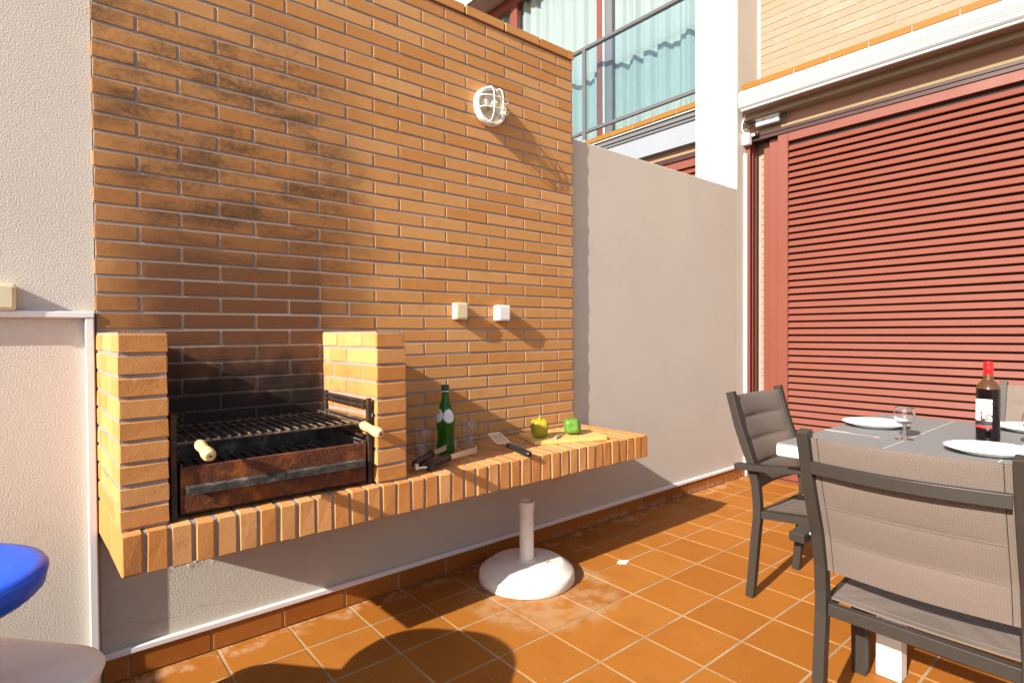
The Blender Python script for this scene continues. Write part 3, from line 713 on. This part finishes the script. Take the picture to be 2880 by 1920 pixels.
# awning cassette
aw = thing('awning_cassette', (4.33, -2.3, 2.92), 'long white aluminium awning cassette folded under the orange sill', 'awning')
prof = [(4.3995,3.106),(4.375,3.106),(4.335,3.098),(4.305,3.078),(4.290,3.048),(4.2865,3.020),(4.2915,3.014),(4.2862,3.006),(4.2915,2.998),(4.2862,2.990),(4.291,2.983),(4.294,2.960),(4.306,2.948),(4.3995,2.940)]
def extr(pr, y0, y1): 
    n = len(pr); v = [(x, y0, z) for x, z in pr]+[(x, y1, z) for x, z in pr]
    return B().add(v, [tuple(range(n)), tuple(range(n, 2*n))[::-1]]).add(v, [(i, (i+1)%n, n+(i+1)%n, n+i) for i in range(n)], False)
co_ = part('cassette_shell', extr(prof, -5.0, -.012), 'white_alu', aw)
part('end_cap', extr([(x-.003 if x < 4.39 else x, z+(.003 if z > 3.03 else -.003)) for x, z in prof], -.0115, .012), 'white_alu', aw)
part('front_bar', B().box(4.285, 4.315, -5.0, -.008, 2.918, 2.9355, .003), 'white_alu', aw)
part('brown_strip', B().box(4.318, 4.36, -5.0, -.008, 2.912, 2.9385, .002), 'lintel_wood', aw)  # brown strip along the underside of the cassette

# louvred shutter
SXF = 4.462
st = thing('louvred_shutter', (4.48, -2, 0), 'large red brown louvred sliding shutter on the house, behind the table', 'shutter')
part('top_track', B().box(4.445, 4.5995, -5.0, .02, 2.742, 2.7655, .002).box(4.452, 4.456, -5, .02, 2.715, 2.7415), 'red_dark', st)
part('top_cover', B().box(4.458, 4.585, -5.0, -.012, 2.722, 2.7415), 'red_dark', st)
for x0, y0, y1 in ((4.442, .006, .0345), (4.466, .010, .0345), (4.492, .006, .0345), (4.520, .010, .0345), (4.546, .006, .0345), (4.572,.010,.0345)):
    part('jamb_track', B().box(x0, x0+.012, y0-.012, y1, .012, 2.7415, .001), 'red', st)
part('bottom_track', B().box(4.445, 4.5995, -5.0, .02, .0005, .016, .002), 'red', st)
def stile(n_, x0, x1, y0, y1, z0=.02, z1=2.722): return part(n_, B().box(x0, x1, y0, y1, z0, z1, .002), 'red', st)
stile('rear_stile', 4.545, 4.578, -.28, -.070, .02, 2.70)
stile('middle_stile', 4.505, 4.538, -.30, -.135, .02, 2.71)
stile('stile', SXF, SXF+.034, -.300, -.221); stile('stile', SXF, SXF+.034, -2.60, -2.52)
part('top_rail', B().box(SXF, SXF+.034, -2.519, -.301, 2.648, 2.722, .002), 'red', st)
part('bottom_rail', B().box(SXF, SXF+.034, -2.519, -.301, .02, .10, .002), 'red', st)
part('gap_shade_sheet', B().box(SXF+.036, SXF+.040, -2.519, -.301, .02, 2.72), 'louvre_dark', st)  # added dark sheet, paints the shade seen through the slat gaps
SP = .0526; nsl = int((2.648-.10)/SP)+1
slp = [(SXF+.002,-.002),(SXF+.006,-.006),(SXF+.029,.026),(SXF+.028,.032),(SXF+.0205,.0335)]
v = [(x, -1.109, z) for x, z in slp]+[(x, 1.109, z) for x, z in slp]; n5 = len(slp)
sme = B().add(v, [tuple(range(n5)), tuple(range(n5, 2*n5))[::-1]]+[(i, (i+1)%n5, n5+(i+1)%n5, n5+i) for i in range(n5)]).mesh('slat'); sme.materials.append(M['red'])
for k in range(nsl):
    z = .108+k*SP
    if z+.05 > 2.649: break
    o = bpy.data.objects.new('slat', sme); o.location = (random.uniform(-.0006,.0006), -1.41, z+random.uniform(-.0008,.0008)); link(o, st)

# electrical bits under the awning
dr = thing('led_driver', (4.45, -.1, 2.80), 'grey LED driver box with a printed label hung under the awning end', 'driver box')
part('casing', B().box(4.425, 4.475, -.245, -.06, 2.815, 2.880, .003), 'driver', dr)
lb = part('printed_label', B().box(4.4238, 4.4249, -.24, -.07, 2.820, 2.872), 'driver', dr)
part('brand_mark', B().box(4.4230, 4.4236, -.135, -.115, 2.848, 2.860), 'ink_red', lb)
sm_ = B()
for k in range(4): sm_.box(4.4230, 4.4236, -.228+k*.004, -.14-k*.012, 2.826+k*.008, 2.8275+k*.008)
part('small_print', sm_, 'ink', lb)
part('mounting_bracket', B().box(4.44, 4.46, -.25, -.03, 2.8805, 2.9115, .002), 'cream', dr)
jb = thing('junction_box', (4.40, .01, 2.70), 'small white junction box at the top corner of the red shutter', 'junction box')
part('box', B().box(4.385, 4.438, -.024, .033, 2.685, 2.775, .004), 'white_plastic', jb)
part('cover_screw', B().tube([(4.384,.004,2.73),(4.3825,.004,2.73)], .006, 12), 'cream', jb)
dm = thing('dimmer_module', (4.44, -.06, 2.77), 'tiny black dimmer module beside the white junction box', 'dimmer')
part('module', B().box(4.415, 4.4435, -.085, -.028, 2.742, 2.768, .002), 'dark_plastic', dm)
part('sticker', B().box(4.4135, 4.4146, -.058, -.034, 2.745, 2.765), 'white_plastic', dm)
def cable(label, pts, r, mat):
    P = [Vector(p) for p in pts]; out = []
    for i in range(len(P)-1):
        p0, p1, p2_, p3 = P[max(i-1,0)], P[i], P[i+1], P[min(i+2, len(P)-1)]
        for k in range(8):
            t_ = k/8; out.append(.5*((2*p1)+(-p0+p2_)*t_+(2*p0-5*p1+4*p2_-p3)*t_*t_+(-p0+3*p1-3*p2_+p3)*t_**3))
    out.append(P[-1]); o = part('cable', B().tube(out, r, 7), mat); return tag(o, label, 'cable')
cable('white cable looping from the awning end to the junction box', [(4.40,.008,2.935),(4.385,.02,2.88),(4.375,.028,2.83),(4.385,.02,2.79),(4.41,.006,2.774)], .004, 'white_plastic')
cable('black cable from the driver box to the junction box', [(4.43,-.062,2.84),(4.42,-.02,2.83),(4.415,-.004,2.80),(4.415,.0,2.772)], .004, 'black_cable')
cable('black cable loop at the far end of the driver box', [(4.45,-.246,2.85),(4.445,-.285,2.862),(4.443,-.30,2.845),(4.445,-.285,2.825),(4.45,-.246,2.825)], .0045, 'black_cable')

# ------------------------------------------------------------------ neighbour's house behind the dividing wall
nh = thing('neighbour_house', (4.7, 2.5, 0), 'neighbouring house with red framed balcony window behind the brick wall', 'house')
part('wall_core', B().box(4.76, 5.4, .4, 7, -.3, 2.95).box(5.4, 5.6, .4, 7, 2.951, 6.2).box(4.70, 5.39, 6.2, 7, 2.951, 6.2), 'white_render', nh)
for k in range(0, 26):
    y0 = .4005+.243*k; piece('sill_tile', (.32, .236, .045), .002, (4.366+.16, y0+.118, 3.141), 'sill', nh, .0006)
part('sill_grout', B().box(4.371, 4.74, .4, 6.5, 3.117, 3.160), 'mortar_pale', nh)
part('drip_edge', B().box(4.38, 4.74, .4, 6.5, 3.102, 3.1165), 'white_alu', nh)
part('dark_groove', B().box(4.40, 4.74, .4, 6.5, 3.062, 3.1015).box(4.415, 4.74, .4, 6.5, 3.035, 3.0615), 'groove', nh)  # solid dark grey strips in place of the groove under the sill
part('lintel', B().box(4.43, 4.74, .4, 6.5, 2.845, 3.0345), 'lintel_paint', nh)
part('lintel_board', B().box(4.50, 4.74, .4, 6.5, 2.80, 2.8445), 'lintel_wood', nh)
part('sealant_strip', B().box(4.49, 4.74, .4, 6.5, 2.766, 2.7995), 'foam', nh)
part('shutter_track', B().box(4.445, 4.74, .4, 6.5, 2.722, 2.7655), 'red_dark', nh)
sh = part('shutter_panel', B().box(4.462, 4.496, .42, .50, .02, 2.7215, .002).box(4.462, 4.496, .5005, 3.0, 2.648, 2.7215, .002).box(4.50, 4.505, .42, 3.0, .02, 2.72), 'red', nh)
for k in range(12):
    o = bpy.data.objects.new('slat', sme); o.location = (0, .501+1.109+.0, 2.648-.05-(k+.02)*SP); link(o, sh)
# window
WX = 4.66
wf = part('window_frame', B().box(WX-.03, WX+.03, .4, 6.2, 5.30, 5.42, .003).box(WX-.03, WX+.03, .4, 6.2, 3.161, 3.205, .003), 'red', nh)
for y0, y1, x0 in ((1.725,1.80,-.035), (3.12,3.20,-.035), (3.21,3.27,-.02), (4.5,4.58,-.03)):
    part('mullion', B().box(WX+x0, WX+.03, y0, y1, 3.2055, 5.2995, .003), 'red', wf)
part('mullion_edge', B().box(WX-.03, WX+.03, 1.695, 1.7245, 3.2055, 5.2995, .002), 'white_alu', wf)
part('mullion_gap', B().box(WX-.01, WX+.03, 1.61, 1.6945, 3.2055, 5.2995, .002), 'groove', wf)
for y0, y1 in ((.4, 1.609), (1.8005, 3.1195), (3.2705, 4.4995)):
    part('pane', B().box(WX+.004, WX+.010, y0, y1, 3.2055, 5.2995), 'pane', wf)
part('roof_soffit', B().box(4.3, 5.4, .4, 6.5, 5.45, 5.75).box(4.32, 4.62, .4, 6.5, 5.421, 5.449), 'lintel_wood', nh)
part('parapet_face', B().box(4.28, 4.2995, .4, 6.5, 5.42, 6.2), 'white_render', nh)
cu_ = part('curtain', B().grid(lambda u_, v_: (WX+.075+.028*math.sin(u_*128+1.5*math.sin(u_*31))+.010*math.sin(u_*303+1), .41+u_*4.3, 3.18+v_*2.15), 520, 3), 'curtain')
tag(cu_, 'pale pleated curtain behind the balcony window', 'curtain')
rl = part('balcony_railing', B().box(4.40, 4.445, .4005, 6.0, 4.125, 4.158, .003), 'rail_grey', nh)
part('bottom_rail', B().box(4.405, 4.435, .4005, 6.0, 3.262, 3.294, .002), 'rail_grey', rl)
part('glass_panel', B().box(4.417, 4.425, .405, 5.9, 3.2945, 4.1245), 'rail_glass', rl)
for y in (1.755, 3.6):
    part('post', B().box(4.395, 4.4165, y-.0, y+.045, 3.163, 4.1245, .002), 'rail_grey', rl)
    part('post_foot', B().lathe([(0,.0),(.03,.0),(.03,.012),(.015,.02)], 16, mat=Matrix.Translation((4.41,y+.02,3.1635))), 'steel', rl)

# ------------------------------------------------------------------ chairs
PC = [(.0,.0),(.010,.10),(.022,.243),(.034,.36),(.034,.42),(.027,.50),(.004,.60),(-.030,.69),(-.052,.752),(-.088,.88),(-.094,.905)]
def pcy(z):
    for (ya, za), (yb, zb) in zip(PC, PC[1:]):
        if za <= z <= zb: return ya+(yb-ya)*(z-za)/(zb-za)
    return PC[-1][0]
def make_chair():
    t_ = thing('garden_chair', (0,0,0), 'x', 'chair', group='garden chairs around the table')
    P_ = lambda n_, b, mt='frame', par=None, bv=.002: part(n_, b, mt, par or t_, False, bv)
    for s in (-1, 1):
        P_('back_post', B().sweep([(s*.24, y, z) for y, z in PC], [(-.0175,-.0165),(.0175,-.0165),(.0175,.0165),(-.0175,.0165)], upv=(1,0,0)))
        P_('front_leg', B().sweep([(s*.282,.452,0),(s*.282,.445,.25),(s*.282,.44,.612)], [(-.019,-.024),(.019,-.024),(.019,.024),(-.019,.024)], upv=(1,0,0)))
        P_('arm', B().sweep([(s*.283,-.045,.583),(s*.283,.10,.594),(s*.283,.30,.618),(s*.283,.475,.629)], [(-.023,-.013),(.023,-.013),(.023,.013),(-.023,.013)]))
        P_('arm_bolt', B().tube([(s*.256,-.004,.592),(s*.262,-.004,.592)], .006, 8), 'steel', bv=0)
        P_('seat_rail', B().sweep([(s*.234,.040,.376),(s*.234,.43,.412)], [(-.012,-.016),(.012,-.016),(.012,.016),(-.012,.016)]))
    P_('seat_bar', B().sweep([(-.223,.040,.372),(.223,.040,.372)], [(-.012,-.018),(.012,-.018),(.012,.018),(-.012,.018)]))
    P_('seat_bar', B().sweep([(-.262,.436,.405),(.262,.436,.405)], [(-.012,-.016),(.012,-.016),(.012,.016),(-.012,.016)]))
    cb = [(-.222+.444*k/12, pcy(.80)-.022-.030*math.sin(math.pi*k/12), .805) for k in range(13)]
    P_('back_bar', B().sweep(cb, [(-.009,-.0165),(.009,-.0165),(.009,.0165),(-.009,.0165)]))
    def back(off):
        def f(u, v_):
            z = .487+v_*.400; q = abs(math.sin(v_*math.pi*4)); puff = .012*(q**.5)*(math.sin(math.pi*min(1,max(0,(u-.04)/.92)))**.35 if .04 < u < .96 else 0)
            bow = .022*math.sin(math.pi*u)
            return ((u-.5)*.452, pcy(z)+.004-bow+off*(.002+puff*(1 if off > 0 else .35)), z)
        return f
    bk = B().grid(back(1), 30, 48).grid(back(-1), 30, 48)
    for v_ in (0, 1): bk.grid(lambda u, w_, v_=v_: tuple(Vector(back(1)(u, v_)).lerp(Vector(back(-1)(u, v_)), w_)), 30, 1)
    bs = P_('back_sling', bk, 'sling', bv=0)
    for u in (.045, .955): P_('stitching', B().tube([Vector(back(-1)(u, k/12))+Vector((0,-.0008,0)) for k in range(13)], .0011, 5, smooth=False), 'frame', bs, 0)
    for v_ in (.25, .5, .75): P_('seam', B().tube([Vector(back(-1)(.04+.92*k/16, v_))+Vector((0,-.0010,0)) for k in range(17)], .0012, 5), 'sling', bs, 0)
    def seat(off):
        def f(u, v_): return ((u-.5)*.450, .060+v_*.366, .396+.036*v_-.014*math.sin(math.pi*u)*math.sin(math.pi*min(1, v_*.9+.1))+off*.0025)
        return f
    sb = B().grid(seat(1), 16, 16).grid(seat(-1), 16, 16)
    for v_ in (0, 1): sb.grid(lambda u, w_, v_=v_: tuple(Vector(seat(1)(u, v_)).lerp(Vector(seat(-1)(u, v_)), w_)), 16, 1)
    ss_ = P_('seat_sling', sb, 'sling', bv=0)
    P_('seat_hem', B().tube([Vector(seat(1)(k/12, .06))+Vector((0,0,.0008)) for k in range(13)], .0012, 5), 'sling', ss_, 0)
    return t_
ch = make_chair()
def place(o, loc, rz, label): o.location = loc; o.scale = (.95, 1, 1); o.rotation_euler = (0,0,rz); o['label'] = label
chB = copy_tree(ch); chC = copy_tree(ch)
place(ch, (2.645, -1.062, 0), R(180), 'taupe sling garden chair between the table and the rendered wall, seen from its front')
place(chB, (1.715, -1.855, 0), R(-90), 'nearest taupe sling garden chair, seen from behind at the lower right')
place(chC, (3.86, -1.90, 0), R(90), 'taupe sling garden chair on the far side of the table behind the wine bottle')

# ------------------------------------------------------------------ table
TZ = .745; TX0_, TX1_, TYa = 2.204, 3.375, -1.275
tb_ = thing('dining_table', (2.79, -2.2, 0), 'white framed extending table with grey glass top', 'table')
part('apron', B().box(TX0_, TX1_, -3.3, TYa, TZ-.050, TZ-.0065, .004), 'white_table', tb_)
for y0, y1 in ((-1.583, -1.277), (-1.905, -1.587), (-2.97, -1.909), (-3.298, -2.974)):
    part('glass_top', B().box(TX0_+.002, TX1_-.002, y0, y1, TZ-.006, TZ, .0012), 'table_top', tb_)
part('joint_strip', B().box(TX0_+.004, TX1_-.004, -1.5868, -1.5832, TZ-.0062, TZ-.0012).box(TX0_+.004, TX1_-.004, -1.9088, -1.9052, TZ-.0062, TZ-.0012), 'white_table', tb_)
for x, y in ((2.192, -1.70), (3.30, -1.70), (2.192, -2.93), (3.30, -2.93)):
    part('leg', B().box(x, x+.062, y, y+.075, .0005, TZ-.0505, .003), 'white_table', tb_)

# ------------------------------------------------------------------ tableware
def plate(x, y, label):
    t_ = thing('plate', (x, y, TZ), label, 'plate', group='white dinner plates on the table')
    part('dish', B().lathe([(0,.002),(.075,.002),(.080,.001),(.083,.003),(.128,.0205),(.131,.0225),(.130,.0245),(.126,.0235),(.088,.0095),(.080,.0065),(0,.006)], 64), 'china', t_, False)
    return t_
plate(2.905, -1.395, 'white plate beside the first wine glass, nearest the wall side of the table')
plate(2.56, -1.86, 'white plate behind the nearest chair back')
plate(3.245, -1.885, 'white plate right behind the wine bottle')
def wineglass(x, y, label):
    t_ = thing('wine_glass', (x, y, TZ), label, 'wine glass', group='stemmed glasses on the table')
    part('foot', B().lathe([(0,.0005),(.031,.0005),(.0325,.0018),(.020,.0045),(.007,.010),(.0055,.016)], 40), 'clear', t_, False)
    part('stem', B().lathe([(.0055,.016),(.005,.03),(.0048,.045),(.006,.053),(.010,.057)], 24), 'clear', t_, False)
    part('bowl', B().lathe([(.001,.058),(.010,.0575),(.024,.065),(.033,.079),(.0365,.095),(.0355,.110),(.032,.1235),(.0305,.127),(.0298,.1272),(.0308,.1235),(.0343,.110),(.0353,.095),(.032,.080),(.023,.0665),(.008,.060),(.001,.0602)], 44), 'clear', t_, False)
    return t_
wineglass(2.655, -1.578, 'stemmed wine glass by the first plate and the knife')
wineglass(2.81, -1.945, 'stemmed wine glass cut by the right edge of the picture')
wb = thing('wine_bottle', (2.852, -1.803, TZ), 'red capped dark wine bottle with a white rooster label on the table', 'bottle')
part('glass_body', B().lathe([(0,.0005),(.034,.0005),(.0375,.004),(.0378,.012),(.0378,.196),(.0372,.206)], 48), 'wine_glass', wb, False)
part('glass_shoulder', B().lathe([(.0372,.206),(.034,.218),(.027,.229),(.0195,.238),(.0160,.247),(.0152,.262)], 48), 'neck_glass', wb, False)
cp = part('cap', B().lathe([(.0153,.2605),(.0158,.261),(.0160,.292),(.0156,.2935),(.0160,.295),(.0160,.2985),(.0156,.300),(.0160,.3015),(.0160,.309),(.0155,.3115),(0,.312)], 36), 'red_cap', wb, False)
AW = math.atan2(-2.3136+1.803, -2.852)-.62     # centre of the label, turned to the left of the viewer
RL = .0378
def sector(a0, a1, z0, z1, lift, mat, nm, par):
    return part(nm, B().grid(lambda u, v_: ((RL+lift)*math.cos(a0+(a1-a0)*u), (RL+lift)*math.sin(a0+(a1-a0)*u), z0+(z1-z0)*v_), 20, 1), mat, par, False)
lab = sector(AW-.95, AW+.95, .063, .166, .0004, 'paper', 'label', wb)
sector(AW-.95, AW+.95, .054, .0628, .0005, 'ink_red', 'red_band', lab); sector(AW-.95, AW+.95, .0635, .082, .0007, 'ink', 'black_band', lab)
part('lettering', wrap(text_mesh('GEIRA', .021), RL, .143, AW+.42, .0010), 'ink', lab, False)
def flat(poly, nm, mat, lift):
    vs = [(x, y, 0) for x, y in poly]; me = B().add(vs, [tuple(range(len(vs)))]).mesh(nm)
    return part(nm, wrap(me, RL, .1, AW+.45, lift), mat, lab, False)
# printed cockerel emblem: dark body with arched neck, fanned tail, red comb and wattle
flat([(-.016,-.018),(-.006,-.020),(.004,-.018),(.009,-.010),(.004,-.005),(-.004,-.009),(-.011,-.006),(-.012,.006),(-.016,.008),(-.018,-.006)], 'emblem_body', 'ink', .0010)
flat([(.010+.0115*math.cos(R(a))*(1 if k % 2 else .84), -.002+.0125*math.sin(R(a))*(1 if k % 2 else .84)) for k, a in enumerate(range(-20, 200, 10))], 'emblem_tail', 'ink', .0012)
flat([(.010+.005*math.cos(R(a)), .0025+.004*math.sin(R(a))) for a in range(0, 360, 30)], 'emblem_eye', 'ink_gold', .0015)
flat([(-.0175,.008),(-.018,.014),(-.016,.019),(-.013,.020),(-.0105,.016),(-.011,.010),(-.0125,.007)], 'emblem_comb', 'ink_red', .0014)
flat([(-.016,-.014),(-.010,-.015),(-.0085,-.010),(-.012,-.0085)], 'emblem_wattle', 'ink_red', .0015)
tk = thing('table_knife', (2.625, -1.40, TZ), 'steel table knife lying beside the plate near the table corner', 'knife', rz=R(-95))
part('handle', B().box(-.112, -.012, -.006, .006, .001, .006, .0015), 'steel', tk, False)
part('blade', B().add([(-.012,-.005,.0012),(.085,-.007,.0012),(.108,-.002,.0012),(.104,.006,.0012),(-.012,.005,.0012),(-.012,-.005,.003),(.085,-.007,.002),(.108,-.002,.002),(.104,.006,.0026),(-.012,.005,.0042)], [(0,1,2,3,4),(5,6,7,8,9),(0,1,6,5),(1,2,7,6),(2,3,8,7),(3,4,9,8),(4,0,5,9)]), 'steel', tk, False)

# ------------------------------------------------------------------ two-tier plastic table at the lower left
E1 = math.atan2(-.756, .654)
tt = thing('two_tier_table', (-.37, -.74, 0), 'blue and white plastic two tier table at the lower left edge', 'side table', rz=E1)
def tier(cx, cy, side, r, z0, z1, mat, nm, skirt):
    inv = Matrix.Rotation(-E1, 4, 'Z') @ Matrix.Translation((.37, .74, 0)); c = inv @ Vector((cx, cy, 0))
    n = 10; ol = rrect(side, side, r, n); b = B(); rings = []
    for s, z in ((.80, z1-.001), (.93, z1), (.985, z1-.004), (1, z1-.012), (1-.02, z0+.010), (1-skirt, z0), (.90-skirt, z0+.012)):
        rings.append([(c.x+x*s, c.y+y*s, z) for x, y in ol])
    m_ = len(ol); v = [p for r_ in rings for p in r_]
    b.add(v, [(i*m_+k, i*m_+(k+1)%m_, (i+1)*m_+(k+1)%m_, (i+1)*m_+k) for i in range(len(rings)-1) for k in range(m_)], True)
    b.add(rings[0], [tuple(range(m_))], True); b.add(rings[-1], [tuple(range(m_))], False)
    return part(nm, b, mat, tt, False), c
_, c1_ = tier(-.312, -.85, .58, .22, .690, .742, 'blue', 'blue_top', .05)
_, c2_ = tier(-.383, -.806, .75, .12, .455, .502, 'oldwhite', 'white_tray', .03)
for sx in (-1, 1):
    for sy in (-1, 1):
        part('post', B().tube([(c1_.x+sx*.16, c1_.y+sy*.16, .50), (c1_.x+sx*.16, c1_.y+sy*.16, .705)], .018, 14), 'oldwhite', tt, False)
        part('leg', B().tube([(c2_.x+sx*.30, c2_.y+sy*.30, .0005), (c2_.x+sx*.28, c2_.y+sy*.28, .47)], [.018,.024], 14), 'oldwhite', tt, False)

# ------------------------------------------------------------------ scraps on the floor
def scrap(name, x, y, r, h, mat, label, cat, seed):
    random.seed(seed); n = 11
    ol = [(r*random.uniform(.55,1.1)*math.cos(2*math.pi*k/n)*1.5, r*random.uniform(.5,1.1)*math.sin(2*math.pi*k/n)) for k in range(n)]
    o = part(name, B().prism(ol, .0008, h), mat); o.location = (x, y, 0); o.rotation_euler = (0, 0, seed); return tag(o, label, cat)
scrap('paint_splash', 2.275, -.455, .026, .003, 'white_render', 'dried white plaster splash on a floor tile corner right of the parasol base', 'splash', 3)
scrap('dry_leaf', 2.83, -.235, .012, .004, 'lintel_wood', 'curled brown leaf on the shaded tiles under the right end of the counter', 'leaf', 5)
scrap('dry_leaf', 2.33, -.07, .009, .003, 'lintel_wood', 'tiny brown leaf near the skirting under the counter', 'leaf', 8)
